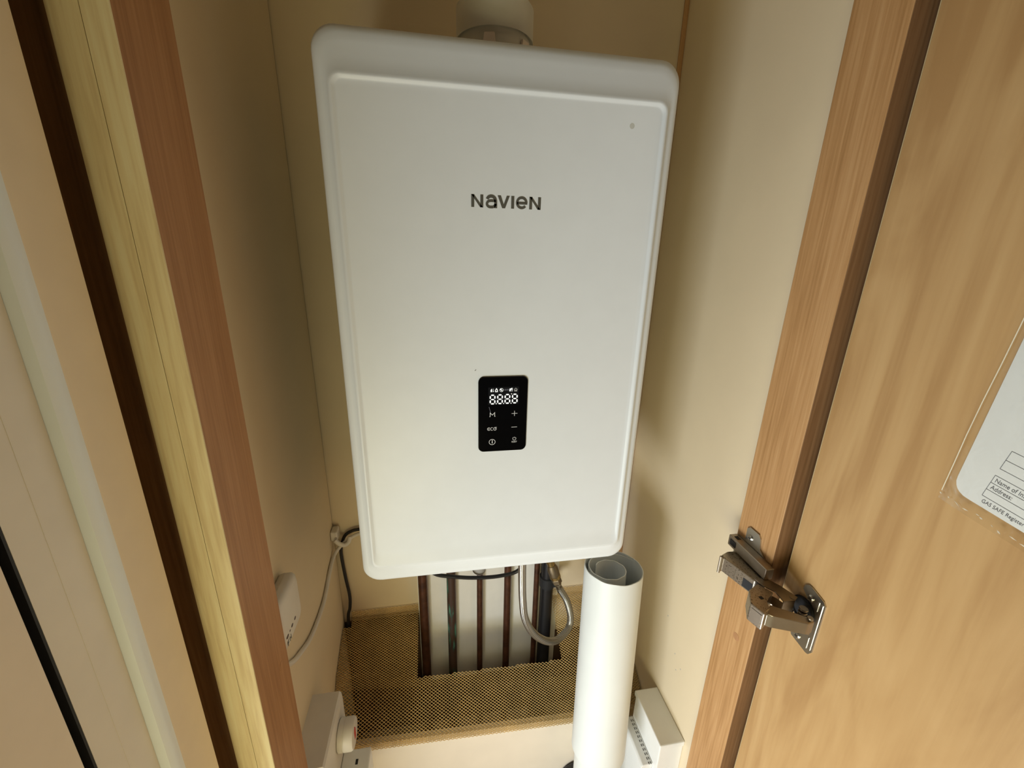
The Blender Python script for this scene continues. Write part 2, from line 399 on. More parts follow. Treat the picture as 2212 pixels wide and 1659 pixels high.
# arm
z0, z1 = .0525, .0768
A = [(.3533, -.1046), (.3400, -.1040), (.3265, -.1095), (.3241, -.1133), (.3385, -.1660), (.3500, -.1720), (.3644, -.1587)]
bm = prism(bmesh.new(), [(x, y, z0) for x, y in A], (0, 0, z1-z0), bev=.0014)
arm = link('hinge_arm', bm, 'speckle', H)
def side(p, q, off=.0003):
    p = Vector((*p, 0)); q = Vector((*q, 0)); u = (q-p).normalized(); pl = Plane2(p, u, (0, 0, 1)); return pl
pl = side((.3241, -.1133), (.3385, -.1660))
bm = bmesh.new(); poly(bm, pl, [(.038, .055), (.0525, .055), (.0525, .069), (.038, .069)], .0001, .0004)
link('arm_window', bm, 'slot', arm)
bm = bmesh.new()
for i in range(4): poly(bm, pl, [(.024, .061+.003*i), (.0255, .061+.003*i), (.0255, .0625+.003*i), (.024, .0625+.003*i)], .0001, .0003)
link('stamped_mark', bm, 'steel_bright', arm)
bm = B(.3215, .3262, -.1165, -.1115, .0515, .0775, bev=.0012); cylinder_between(bm, (.3225, -.114, .049), (.3225, -.114, .0775), .0022, 12)
link('arm_pivot', bm, 'steel', arm)
# upper link to the cup
L1 = [(.3398, -.1630), (.3561, -.1640), (.3660, -.1800), (.3735, -.2018), (.3660, -.2060), (.3490, -.2055), (.3508, -.1886), (.3430, -.1780)]
bm = prism(bmesh.new(), [(x, y, .0768) for x, y in L1], (0, 0, .0016)); prism(bm, [(x, y, .0545) for x, y in L1], (0, 0, .0016))
prism(bm, [(.3490, -.2055, .0545), (.3660, -.2060, .0545), (.3655, -.2045, .0545), (.3492, -.2040, .0545)], (0, 0, .0235))
link('link_plate', bm, 'steel', H)
# knuckle
K = [(.3181, -.1790), (.3389, -.1700), (.3490, -.1880), (.3266, -.1999), (.3235, -.2119), (.3093, -.2189), (.3040, -.1997)]
bm = prism(bmesh.new(), [(x, y, .0495) for x, y in K], (0, 0, .0272), bev=.0014)
kn = link('knuckle', bm, 'speckle', H)
link('rivet_slot', B(.3225, .3275, -.1965, -.1915, .0767, .0769), 'slot', kn)
bm = bmesh.new(); pl = side((.3040, -.1997), (.3093, -.2189)); poly(bm, pl, [(.003, .0525), (.017, .0525), (.017, .072), (.003, .072)], .0001, .0006)
link('knuckle_cover', bm, 'steel', kn)
# second arm to the cup
A2 = [(.3185, -.2133), (.3370, -.2010), (.3680, -.2330), (.3690, -.2380), (.3560, -.2400), (.3475, -.2418), (.3109, -.2250)]
A2 = [(.3175, -.2080), (.3340, -.2020), (.3690, -.2270), (.3700, -.2345), (.3600, -.2360), (.3230, -.2190), (.3160, -.2150)]
bm = prism(bmesh.new(), [(x, y, .053) for x, y in A2], (0, 0, .0185), bev=.0014)
link('cup_arm', bm, 'steel', H)
# pivots / springs between arm and cup
bm = bmesh.new()
cylinder_between(bm, (.366, -.2015, .052), (.366, -.2015, .0792), .0035, 14); cylinder_between(bm, (.3665, -.2305, .050), (.3665, -.2305, .0745), .0035, 14)
for k in range(6): lathe(bm, (.372, -.215, .046+.005*k), (0, 0, 1), [(.0050, 0), (.0056, .0012), (.0050, .0024)], 16)
link('pivot_pin', bm, M['slot'] if False else 'steel', H)
# cup and wing plate on the door
bm = lathe(bmesh.new(), (XD-.0022, -.2045, .060), (-1, 0, 0), [(.0175, -.0), (.0175, .0012), (.0160, .0026), (.0145, .0026), (.0140, .0002)], 32)
link('hinge_cup', bm, 'slot', H)
pl = Plane2((XD, 0, 0), (0, -1, 0), (0, 0, 1))
W = [(.199, .0955), (.2035, .0990), (.2085, .0990), (.2275, .0935), (.2310, .0890), (.2310, .0130), (.2270, .0060), (.2235, .0050), (.1985, .0090), (.1960, .0140), (.1965, .024), (.2060, .040), (.2060, .080), (.1970, .088)]
bm = poly(bmesh.new(), pl, W, 0, .0020)
stroke(bm, pl, [(.2275, .088), (.2275, .014)], .0022, .002, .0030)
stroke(bm, pl, [(.2225, .074), (.2225, .088)], .0016, .002, .0030); stroke(bm, pl, [(.2225, .012), (.2225, .030)], .0016, .002, .0030)
wp = link('wing_plate', bm, 'steel_bright', H)
for z, y in ((.0835, -.2105), (.0165, -.2070)):
    link('screw', lathe(bmesh.new(), (XD-.002, y, z), (-1, 0, 0), [(.0046, 0), (.0046, .0010), (.0034, .0020)], 20), 'steel_bright', wp)
    bm = bmesh.new(); ps = Plane2((XD-.0040, y, z), (0, -1, 0), (0, 0, 1))
    for a in (0, PI/2): stroke(bm, ps, [(-.0027*math.cos(a+.5), -.0027*math.sin(a+.5)), (.0027*math.cos(a+.5), .0027*math.sin(a+.5))], .0009, 0, .0002)
    link('screw_cross', bm, 'slot', wp)

# ------------------------------------------------------------------ boiler
BO = thing('wall_boiler', 'large white wall-hung boiler in the middle of the cupboard', 'boiler', (0, .15, -.01))
def lp(il, it, ib, r, y):
    return [(x, y, z) for x, z in rrect(-.2255+il, .2275-il, -.013+ib, .752-it, r)]
bm = loft(bmesh.new(), [lp(.012, .012, .012, .02, .297), lp(.010, .010, .010, .02, .296), lp(.010, .010, .010, .02, .060), lp(.012, .012, .012, .02, .0595)])
link('casing', bm, 'white_enamel', BO, smooth=35)
# front cover: rolled edge, sloping band, raised bead and slightly sunk face
SEC = [(0.003, .003, .003, .024, .0590), (0, 0, 0, .026, .058), (0, 0, 0, .027, .018), (.0008, .0012, .0012, .027, .013), (.003, .005, .004, .027, .0085), (.0065, .011, .008, .027, .0062),
       (.010, .020, .014, .026, .0050), (.0148, .034, .0285, .016, .0046), (.0170, .0485, .0318, .014, .0016), (.0192, .0512, .0345, .012, .0006), (.0212, .0530, .0385, .011, .0010),
       (.0232, .0552, .0520, .010, .0030), (.0252, .0572, .0640, .009, .0036)]
bm = loft(bmesh.new(), [lp(*s) for s in SEC])
fc = link('front_cover', bm, 'white_enamel', BO, smooth=50)
# two shallow grooves down the left return of the cover
# lettering on the front
YF = .0036
LP = Plane2((-.0462, YF, .5665), (1, 0, 0), (0, 0, 1)); LP.n = Vector((0, -1, 0))
u = .0150
def lt(pts, ox): return [((ox+x)*u, y*u) for x, y in pts]
bm = bmesh.new(); h0, h1 = 0, .0004
def letterN(ox):
    s, w = .25, 1.03
    poly(bm, LP, lt([(0, 0), (s, 0), (s, 1), (0, 1)], ox), h0, h1); poly(bm, LP, lt([(w-s, 0), (w, 0), (w, 1), (w-s, 1)], ox), h0, h1)
    poly(bm, LP, lt([(s*.9, 1), (0, 1), (w-s*.9, 0), (w, 0)][0:1] + [(.02, 1), (w-s-.02, 0), (w-.02, 0)], ox), h0, h1)
letterN(0)
ox = 1.22
stroke(bm, LP, lt(arc(.50, .60, .36, .32, 165, 20, 14) + [(.89, .55), (.89, -.02)], ox), .25*u, h0, h1)
stroke(bm, LP, lt([(.90, .56), (.50, .56)] + arc(.42, .30, .29, .25, 90, 270, 14) + arc(.55, .33, .32, .28, 270, 360, 8), ox), .21*u, h0, h1)
ox = 2.28
poly(bm, LP, lt([(0, 1), (.27, 1), (.53, .31), (.79, 1), (1.05, 1), (.66, 0), (.40, 0)], ox), h0, h1)
ox = 3.47
poly(bm, LP, lt([(0, 0), (.26, 0), (.26, 1), (0, 1)], ox), h0, h1)
ox = 3.87
stroke(bm, LP, lt([(.12, .47), (.93, .47)] + arc(.53, .5, .41, .41, 5, 320, 30), ox), .21*u, h0, h1)
letterN(5.08)
lo = link('brand_lettering', bm, 'grey_print', BO); lo['label'] = 'dark grey brand lettering'
# a smudge and a nick in the enamel
link('scuff_mark', lathe(bmesh.new(), (.163, YF, .672), (0, -1, 0), [(.0035, 0), (.0035, .00012)], 9), plain('scuff', (.64, .67, .66), .6), BO)
bm = bmesh.new(); stroke(bm, LP, [(-.0005+.0046, -.2195), (.0046+.0010, -.2175)], .0009, 0, .00015)
link('nick_mark', bm, 'grey_print', BO)
# control panel
PW, PH = .0745, .1205
px0, pz1 = -.0375, .3378
bm = bmesh.new()
def cp(i, r, y): return [(x, y, z) for x, z in rrect(px0+i, px0+PW-i, pz1-PH+i, pz1-i, r)]
loft(bm, [cp(0, .0085, YF), cp(0, .0085, YF-.0012), cp(.0006, .008, YF-.0020), cp(.0018, .0072, YF-.0021)])
pan = link('control_panel', bm, 'black_glass', BO, smooth=30); pan['label'] = 'black glass control panel'
yp = YF-.0021
DP = Plane2((px0, yp, pz1), (PW, 0, 0), (0, 0, PH)); DP.n = Vector((0, -1, 0))   # u 0..1, v 0..-1
k = PH/PW   # v unit is longer than u unit
SQ = Plane2((px0, yp, pz1), (PW, 0, 0), (0, 0, PW)); SQ.n = Vector((0, -1, 0))   # square units of panel width
link('display_screen', poly(bmesh.new(), SQ, [(.200, -.215), (.815, -.212), (.815, -.580), (.200, -.585)], .00005, .00012), 'screen', pan)
e0, e1 = .00015, .0003
def seven(cx, cy, w, h, t):
    bm = bmesh.new(); g = .012
    def seg(x0, y0, x1, y1):
        d = Vector((x1-x0, y1-y0)); L = d.length; d /= L; n_ = Vector((-d.y, d.x)); a = Vector((x0, y0))+d*g; b = Vector((x1, y1))-d*g
        P = [a, a+d*t*.5+n_*t*.5, b-d*t*.5+n_*t*.5, b, b-d*t*.5-n_*t*.5, a+d*t*.5-n_*t*.5]
        poly(bm, SQ, [(p.x, p.y) for p in P], e0, e1)
    l, r_, tp, md, bt = cx-w/2, cx+w/2, cy+h/2, cy, cy-h/2
    for s in ((l, tp, r_, tp), (l, md, r_, md), (l, bt, r_, bt), (l, tp, l, md), (l, md, l, bt), (r_, tp, r_, md), (r_, md, r_, bt)): seg(*s)
    return bm
dx = [.285, .435, .585, .735]
for i, x in enumerate(dx):
    bm = seven(x, -.470+.002*i, .092, .182, .026)
    if i < 3: poly(bm, SQ, [(x+.066, -.570), (x+.084, -.570), (x+.084, -.552), (x+.066, -.552)], e0, e1)
    link('digit', bm, 'led', pan)
link('degree_dot', poly(bmesh.new(), SQ, arc(.668, -.362, .013, .013, 0, 360, 14)[:-1], e0, e1), 'led_dim', pan)
# status icons along the top of the screen
iy = -.276
def icon(name, bm, mat='led'): return link(name, bm, mat, pan)
bm = poly(bmesh.new(), SQ, [(.245, iy-.035), (.245, iy+.005), (.262, iy+.028), (.275, iy+.028), (.275, iy-.035)], e0, e1)
poly(bm, SQ, arc(.300, iy+.020, .007, .007, 0, 360, 8)[:-1], e0, e1)
for j in range(2): stroke(bm, SQ, arc(.300, iy-.010-.016*j, .008, .006, 0, 360, 8)[:-1], .004, e0, e1, closed=True)
icon('status_icon', bm)
bm = stroke(bmesh.new(), SQ, [(.362, iy+.032), (.342, iy-.002), (.342, iy-.032), (.382, iy-.032), (.382, iy-.002)], .014, e0, e1, closed=True)
icon('status_icon', bm)
bm = stroke(bmesh.new(), SQ, arc(.462, iy, .035, .035, 0, 360, 24)[:-1], .006, e0, e1, closed=True)
stroke(bm, SQ, [(.450, iy+.010), (.478, iy-.020)], .014, e0, e1); poly(bm, SQ, arc(.449, iy+.012, .014, .014, 0, 360, 10)[:-1], e0, e1)
icon('status_icon', bm)
def eco(cx, cy, s):
    bm = bmesh.new()
    stroke(bm, SQ, [(cx-1.45*s, cy)] + [(cx-.75*s, cy)] , .17*s, e0, e1)
    stroke(bm, SQ, arc(cx-1.1*s, cy, .55*s, .6*s, 40, 320, 14), .17*s, e0, e1)
    stroke(bm, SQ, arc(cx+.1*s, cy, .5*s, .6*s, 50, 310, 14), .17*s, e0, e1)
    stroke(bm, SQ, arc(cx+1.3*s, cy, .55*s, .6*s, 60, 390, 16) , .17*s, e0, e1)
    stroke(bm, SQ, [(cx+1.3*s, cy-.05*s), (cx+1.85*s, cy+.65*s), (cx+1.2*s, cy+.62*s)], .16*s, e0, e1)
    return bm
icon('status_icon', eco(.560, iy+.002, .022), 'led_faint')
bm = poly(bmesh.new(), SQ, [(.622, iy-.032), (.622, iy+.020), (.640, iy+.028), (.688, iy+.020), (.688, iy+.002), (.650, iy+.002), (.646, iy-.032)], e0, e1)
stroke(bm, SQ, [(.668, iy+.020), (.664, iy+.036), (.684, iy+.036)], .006, e0, e1)
for j in (0, 1): stroke(bm, SQ, [(.668+.014*j, iy-.012), (.668+.014*j, iy-.032)], .007, e0, e1)
icon('status_icon', bm, 'led')
bm = stroke(bmesh.new(), SQ, [(.716, iy+.002), (.750, iy+.034), (.784, iy+.002)], .006, e0, e1)
stroke(bm, SQ, [(.726, iy+.002), (.726, iy-.032), (.774, iy-.032), (.774, iy+.002)], .006, e0, e1)
for j in (0, 1, 2): stroke(bm, SQ, [(.738+.012*j, iy-.002), (.738+.012*j, iy-.022)], .005, e0, e1)
icon('status_icon', bm, 'led_dim')
# printed touch keys
cx, cy = .285, -.792
bm = stroke(bmesh.new(), SQ, [(cx-.060, cy-.043), (cx-.046, cy-.043), (cx-.046, cy+.036), (cx, cy-.010), (cx+.046, cy+.040), (cx+.046, cy-.040), (cx+.060, cy-.040)], .011, e0, e1)
icon('menu_key', bm, 'led_dim')
bm = stroke(bmesh.new(), SQ, [(.272-.055, cy+.165), (.272-.024, cy+.04)], .005, e0, e1); icon('scratch_mark', bm, 'led_faint')
cx, cy = .738, -.785
bm = stroke(bmesh.new(), SQ, [(cx-.060, cy), (cx+.060, cy)], .009, e0, e1); stroke(bm, SQ, [(cx, cy-.055), (cx, cy+.055)], .009, e0+.00001, e1); icon('plus_key', bm, 'led_dim')
icon('eco_key', eco(.272, -1.106, .052), 'led_dim')
icon('minus_key', stroke(bmesh.new(), SQ, [(.680, -1.086), (.798, -1.084)], .009, e0, e1), 'led_dim')
bm = stroke(bmesh.new(), SQ, arc(.285, -1.398, .062, .060, 0, 360, 30)[:-1], .010, e0, e1, closed=True)
stroke(bm, SQ, [(.287, -1.428), (.287, -1.380)], .017, e0, e1); poly(bm, SQ, arc(.287, -1.365, .010, .010, 0, 360, 10)[:-1], e0, e1)
icon('information_key', bm, 'led_dim')
bm = stroke(bmesh.new(), SQ, arc(.748, -1.345, .034, .034, 120, 420, 20), .008, e0, e1); stroke(bm, SQ, [(.748, -1.335), (.748, -1.305)], .008, e0, e1)
icon('power_key', bm, 'led_dim')
icon('reset_word', text_bm(SQ, 'RESET', .050, .748, -1.432, e0, e1, 'CENTER', .86), 'led_dim')
# fittings hanging under the casing
bm = lathe(bmesh.new(), (-.0155, .222, -.003), (0, 0, -1), [(.0165, 0), (.0165, .185), (.0155, .196), (.010, .203), (.006, .204)], 24)
link('drain_cap', bm, 'grey_plastic', BO, smooth=40)
link('amber_tag', B(.0125, .0225, .2050, .2065, -.180, -.003), 'yellow', BO)

# ------------------------------------------------------------------ flue
FL = thing('flue_pipe', 'pale round flue collar and pipe rising from the top of the boiler', 'flue', (-.004, .112, .7405))
c = (-.004, .112, .7405)
link('base_flange', lathe(bmesh.new(), c, (0, 0, 1), [(.055, 0), (.055, .006), (.049, .008), (.049, .075)], 40), 'flue', FL, smooth=40)
bm = lathe(bmesh.new(), c, (0, 0, 1), [(.0500, .049), (.0530, .047), (.0530, .084), (.0380, .103), (.0380, CZ-.7405)], 48)
link('collar_sleeve', bm, 'flue', FL, smooth=40)
for kx, a in enumerate(range(-150, 210, 60)):
    a = math.radians(a+45); ux = Vector((-math.sin(a), math.cos(a), 0)); n_ = Vector((math.cos(a), math.sin(a), 0))
    p = Vector(c)+n_*.0490
    pts = [p+ux*s*.011 + Vector((0, 0, .010)) for s in (-1, 1)] + [p+ux*s*.0065 + Vector((0, 0, .040)) for s in (1, -1)]
    link('locking_tab', prism(bmesh.new(), pts, n_*.0035), 'flue_tab', FL)

# ------------------------------------------------------------------ pipes
g = 'copper pipes rising behind the boiler'
PIPES = [(-.1496, .0112, 'copper', 'leftmost dark copper pipe below the boiler, thick and plain'),
         (-.0807, .0110, 'verdigris', 'copper pipe with green corrosion streaks below the boiler'),
         (-.0088, .0075, 'copper', 'thin copper pipe directly under the grey round cap'),
         (.0628, .0090, 'copper', 'copper pipe just left of the braided hose'),
         (.1390, .0070, 'copper', 'rightmost thin copper pipe touching the thick black pipe')]
for x, r, m, lab in PIPES:
    bm = cylinder_between(bmesh.new(), (x, .276, FZ), (x, .276, -.004), r, 24)
    tag(link('copper_pipe', bm, m, smooth=60), lab, 'pipe', g)
t = thing('waste_pipe', 'thick black plastic waste pipe beside the gold mesh cutout', 'pipe', (.1635, .262, FZ))
link('pipe', cylinder_between(bmesh.new(), (.1635, .262, FZ), (.1635, .262, -.004), .0165, 28), 'black_cable', t, smooth=60)
bm = lathe(bmesh.new(), (.1635, .262, -.305), (0, 0, 1), [(.0168, 0), (.0195, .002), (.0195, .030), (.0168, .032)], 28); box(bm, .168, .196, .246, .256, -.300, -.278, bev=.002)
link('pipe_clamp', bm, 'slot', t)

struct('wall_pipe_void_shade', box(box(B(XL+.001, -.1642, YB-.004, YB-.0003, -.6205, -.385), XL+.001, XR-.001, YB-.004, YB-.0003, FZ, -.6205), .2055, XR-.001, YB-.004, YB-.0003, -.6205, -.50), 'void_shade')  # dark panels added to paint the shaded void behind the mesh
struct('wall_pipe_bright_backing', B(-.164, .205, YB-.004, YB-.0003, -.620, .02), 'backing')  # white board added to brighten the wall behind the pipes
# ------------------------------------------------------------------ gold mesh guard over the pipe boxing
LEFT = [(.296, -.352), (.2965, -.372), (.262, -.386), (.225, -.402), (.187, -.4215), (.165, -.442), (.13, -.470), (.088, -.502), (.086, -.522)]
RIGHT = [(.296, -.352), (.2965, -.374), (.262, -.412), (.225, -.442), (.185, -.472), (.147, -.498), (.12, -.516), (.088, -.540), (.086, -.560)]
def prof(x, s):
    f = (x-XL)/(XR-XL)
    k = min(int(s), len(LEFT)-2); w = s-k
    yl = LEFT[k][0]*(1-w)+LEFT[k+1][0]*w; zl = LEFT[k][1]*(1-w)+LEFT[k+1][1]*w
    yr = RIGHT[k][0]*(1-w)+RIGHT[k+1][0]*w; zr = RIGHT[k][1]*(1-w)+RIGHT[k+1][1]*w
    return yl*(1-f)+yr*f, zl*(1-f)+zr*f
cum = [0]
for i in range(len(LEFT)-1):
    m0 = Vector(((LEFT[i][0]+RIGHT[i][0])/2, (LEFT[i][1]+RIGHT[i][1])/2)); m1 = Vector(((LEFT[i+1][0]+RIGHT[i+1][0])/2, (LEFT[i+1][1]+RIGHT[i+1][1])/2))
    cum.append(cum[-1]+(m1-m0).length)
def s_of(l):
    for i in range(len(cum)-1):
        if l <= cum[i+1]: return i+(l-cum[i])/(cum[i+1]-cum[i])
    return len(cum)-1.0001
cw, ch = .0090, .0058
x0, x1 = XL+.002, XR-.002
nx = int((x1-x0)/cw); cw = (x1-x0)/nx
nr = int(cum[-1]/(ch/2)); dh = cum[-1]/nr
bm = bmesh.new(); VV = {}
def mv(i2, j):     # i2 counts half cells
    if (i2, j) not in VV:
        x = x0+i2*cw/2; s = s_of(j*dh); y, z = prof(x, s)
        VV[(i2, j)] = bm.verts.new((x, y, z))
    return VV[(i2, j)]
for j in range(0, nr-1):
    for i in range(nx):
        i2 = 2*i+1+(j % 2)
        if i2+1 > 2*nx: continue
        xc = x0+i2*cw/2; y, z = prof(xc, s_of((j+1)*dh))
        if -.168 < xc < .190 and y > .172 + .006*(xc+.15)/.33: continue
        if xc < -.326 and y > .276: continue
        bm.faces.new((mv(i2, j), mv(i2+1, j+1), mv(i2, j+2), mv(i2-1, j+1)))
gm = link('mesh_guard', bm, 'gold_mesh')
tag(gm, 'gold expanded metal mesh guard sloping over the pipes at the cupboard bottom', 'mesh guard')
wf = gm.modifiers.new('strands', 'WIREFRAME'); wf.thickness = .0019; wf.use_even_offset = False; wf.use_boundary = True
# boxing board under the mesh
bm = prism(bmesh.new(), [(XL+.001, .089, FZ), (XR-.001, .089, FZ), (XR-.001, .089, -.545), (XL+.001, .089, -.507)], (0, .012, 0))
struct('wall_pipe_boxing', bm, 'board')

# ------------------------------------------------------------------ cables and clip
P = smooth_path([(-.17, .265, -.016), (-.20, .274, -.085), (-.245, .281, -.107), (-.285, .282, -.1145), (-.302, .282, -.121), (-.318, .280, -.131), (-.334, .275, -.145), (-.3425, .260, -.155),
                 (-.3435, .2265, -.1640), (-.3435, .1636, -.1872), (-.3435, .0812, -.1820), (-.3435, .0215, -.1566), (-.3435, -.0171, -.1325), (-.342, -.046, -.098), (-.339, -.052, -.054)], 12)
tag(link('white_cable', tube(bmesh.new(), P, .0040, 12), 'off_white', smooth=80), 'white flat cable sagging across the left wall from the corner clip', 'cable')
P = smooth_path([(-.19, .291, -.016), (-.215, .291, -.070), (-.255, .291, -.098), (-.285, .291, -.1085), (-.304, .291, -.112), (-.320, .291, -.122), (-.330, .2915, -.145), (-.3345, .2915, -.1729), (-.331, .290, -.235), (-.3260, .290, -.2953), (-.328, .288, -.330), (-.3345, .287, -.3600), (-.336, .287, -.45), (-.336, .287, FZ+.004)], 10)
tag(link('black_cable', tube(bmesh.new(), P, .0038, 12), 'black_cable', smooth=80), 'black cable running down the left back corner into the mesh', 'cable')
t = thing('cable_clip', 'small white plastic cable clip in the left back corner', 'clip', (-.336, .282, -.125))
link('clip_base', B(-.3475, -.3325, .270, .296, -.122, -.098, bev=.003), 'off_white', t)
bm = tube(bmesh.new(), smooth_path([(-.338, .2690, -.118), (-.330, .2680, -.127), (-.320, .2700, -.1335), (-.311, .2740, -.1300), (-.308, .2800, -.1200)], 8), .0048, 10)
link('clip_loop', bm, 'off_white', t, smooth=80)
link('nail_head', lathe(bmesh.new(), (-.336, .2705, -.114), (0, -1, 0), [(.003, 0), (.003, .0012), (.0018, .002)], 14), 'grey_plastic', t)
P = smooth_path([(-.150, .2, -.016), (-.147, .2, -.120), (-.121, .2, -.174), (-.075, .2, -.191), (-.023, .2, -.2007), (.031, .2, -.2025), (.074, .2, -.192), (.096, .2, -.150), (.098, .2, -.016)], 12)
tag(link('black_cable', tube(bmesh.new(), P, .0042, 12), 'black_cable', smooth=80), 'black cable looping low under the boiler between two pipes', 'cable')

# ------------------------------------------------------------------ braided hose with brass valve
t = thing('braided_hose', 'braided steel flexible hose hanging in a loop under the boiler', 'hose', (.13, .13, -.34))
hp = smooth_path([(.057, .086, -.060), (.0585, .088, -.110), (.0620, .091, -.168), (.0700, .096, -.225), (.0910, .103, -.275), (.1210, .113, -.313), (.1520, .128, -.336), (.1790, .145, -.338), (.1955, .160, -.330), (.1985, .171, -.309), (.1895, .178, -.275), (.1755, .180, -.248), (.1690, .180, -.236)], 14)
link('hose', tube(bmesh.new(), hp, .0080, 18, uv=True), 'braid', t, smooth=80)
bm = lathe(bmesh.new(), (.057, .086, -.0135), (0, 0, -1), [(.009, 0), (.009, .030), (.0075, .034), (.0075, .052)], 6)
link('hose_nut', bm, 'brass_dull', t)
V = Vector((.1690, .180, -.236)); U = Vector((.1400, .180, -.150)); d = (V-U).normalized(); Ln = (V-U).length
link('ferrule', lathe(bmesh.new(), V+d*.012, -d, [(.0072, 0), (.0072, .020), (.0085, .022), (.0085, .026)], 18), 'steel_bright', t, smooth=40)
t2 = thing('brass_valve', 'brass isolating valve between the boiler and the braided hose', 'valve', U)
link('hex_nut', lathe(bmesh.new(), V-d*.017, -d, [(.0112, 0), (.0118, .002), (.0118, .012), (.0105, .014)], 6), 'brass_dull', t2)
link('valve_collar', lathe(bmesh.new(), V-d*.0312, -d, [(.0105, 0), (.0125, .002), (.0125, .008), (.0105, .010)], 24), 'brass', t2, smooth=40)
link('valve_body', lathe(bmesh.new(), V-d*.0412, -d, [(.0120, 0), (.0126, .004), (.0126, .020), (.0095, .028), (.0090, .030)], 24), 'brass_dull', t2, smooth=40)
top = V-d*.072
bm = tube(bmesh.new(), smooth_path([top, top-d*.012, (top.x-.010, top.y, top.z+.030), (top.x-.010, top.y, -.004)], 8), .0088, 18)
link('tail_pipe', bm, 'brass', t2, smooth=60)

# ------------------------------------------------------------------ roll of white vinyl
bm = bmesh.new()
top_c = Vector((.2365, .0560, -.0780)); bot_c = Vector((.2175, -.0200, FZ))
ax = (top_c-bot_c).normalized(); Lr = (top_c-bot_c).length
uu = Vector((1, 0, 0)); uu = (uu-ax*uu.dot(ax)).normalized(); ww = ax.cross(uu)
n = 260; turns = 2.35; th = .0016
rows = []
for i in range(n+1):
    f = i/n; a = f*turns*2*PI + math.radians(20)
    if f*turns < 1.0: rad = .0575 - .0008*f*turns
    else: g_ = (f*turns-1)/(turns-1); rad = .0567 - .0250*min(1, g_*1.8) - .0020*g_
    off = Vector((0, 0, 0)) if f*turns < 1 else (-uu*.006)*min(1, (f*turns-1)*3)
    # the outer turn is cut short and slanted at the foot, the inner turns stand on the floor
    b0 = .004 + .268*max(0, min(1, (1.05-f*turns)*14))
    t1 = Lr + (.0005*math.sin(9*a)) - (.004 if f*turns > 1 else 0)
    ring = []
    for rr in (rad, rad-th):
        dv = (uu*math.cos(a)+ww*math.sin(a))*rr+off
        ring.append([bm.verts.new(bot_c+ax*(b0+(t1-b0)*q/6)+dv) for q in range(7)])
    rows.append(ring)
for A_, B_ in zip(rows, rows[1:]):
    for q in range(6):
        bm.faces.new((A_[0][q], B_[0][q], B_[0][q+1], A_[0][q+1])); bm.faces.new((A_[1][q], A_[1][q+1], B_[1][q+1], B_[1][q]))
    bm.faces.new((A_[0][6], B_[0][6], B_[1][6], A_[1][6])); bm.faces.new((A_[0][0], A_[1][0], B_[1][0], B_[0][0]))
for Rr in (rows[0], rows[-1]):
    for q in range(6): bm.faces.new((Rr[0][q], Rr[0][q+1], Rr[1][q+1], Rr[1][q]))
tag(link('vinyl_roll', bm, plain('white_vinyl', (.80, .84, .84), .5, var=.025, vscale=11), smooth=40), 'tall white rolled-up vinyl sheet leaning beside the right wall', 'roll')
# black round fitting on the floor behind the roll
bm = lathe(bmesh.new(), (.2165, .086, FZ+.049), (0, -1, 0), [(.044, 0), (.048, .004), (.048, .020), (.044, .024), (.030, .025)], 40)
tag(link('round_fitting', bm, 'black_cable', smooth=40), 'black round plastic fitting half hidden at the foot of the white roll', 'fitting')

# ------------------------------------------------------------------ boxes on the right wall
t = thing('electrical_enclosure', 'white plastic electrical enclosure with a lid on the right wall', 'box', (.355, 0, -.66))
link('body', B(.3280, XR, -.0530, .0565, -.66, -.4475, bev=.002), 'white_plastic', t)
link('lid', B(.3255, XR, -.0560, .0592, -.4473, -.4345, bev=.0022), 'white_plastic', t)
bm = prism(bmesh.new(), [(.3278, .0560, -.66), (.3278, .0560, -.5115), (.3062, .0560, -.5135), (.3025, .0560, -.5180), (.3005, .0560, -.66)], (0, -.0960, 0), bev=.0015)
ft = link('front_cover', bm, 'white_plastic', t)
bm = bmesh.new()
for k in range(11):
    y = .0490-.0085*k
    for x in (.3195, .3235): box(bm, x, x+.0012, y-.0045, y, -.5121, -.5114)
link('vent_slots', bm, 'slot', ft)

# ------------------------------------------------------------------ boxes on the left wall
t = thing('alarm_unit', 'off-white alarm box with dark indicator dots high on the left wall', 'alarm', (-.335, -.03, -.053))
bm = prism(bmesh.new(), [(XL, .004, -.046), (XL, .004, .026), (-.3365, .004, .030), (-.3365, .004, -.052)], (0, -.076, 0), bev=.003)
link('back_plate', bm, 'off_white', t)
bm = bmesh.new()
loft(bm, [[(x, y, z) for y, z in rrect(-.073+i, .006-i, -.054+i, .032-i, .012)] for x, i in ((-.3362, .001), (-.3358, 0), (-.329, 0), (-.325, .002), (-.3225, .006), (-.3218, .010))])
fcv = link('front_cover', bm, 'off_white', t, smooth=40)
pl = Plane2((-.3218, 0, 0), (0, 1, 0), (0, 0, 1))
for i, (y, rr) in enumerate(((-.029, .0034), (-.042, .0036), (-.0515, .0020), (-.0615, .0042))):
    link('indicator', poly(bmesh.new(), pl, arc(y, -.0305, rr, rr*.62, 0, 360, 14)[:-1], 0, .0003), plain('indicator_dark', (.10, .065, .065), .4), fcv)
bm = bmesh.new()
stroke(bm, pl, [(-.064, -.0375), (-.064, -.0455)], .0013, 0, .0003); stroke(bm, pl, [(-.064, -.0380), (-.0585, -.0380)], .0013, 0, .0003); stroke(bm, pl, [(-.064, -.0415), (-.0600, -.0415)], .0013, 0, .0003)
for dy in (.0085, .0130): stroke(bm, pl, [(-.064+dy, -.0375), (-.064+dy, -.0455)], .0013, 0, .0003)
stroke(bm, pl, [(-.0555, -.0415), (-.0510, -.0415)], .0013, 0, .0003)
link('printed_letters', bm, 'grey_print', fcv)

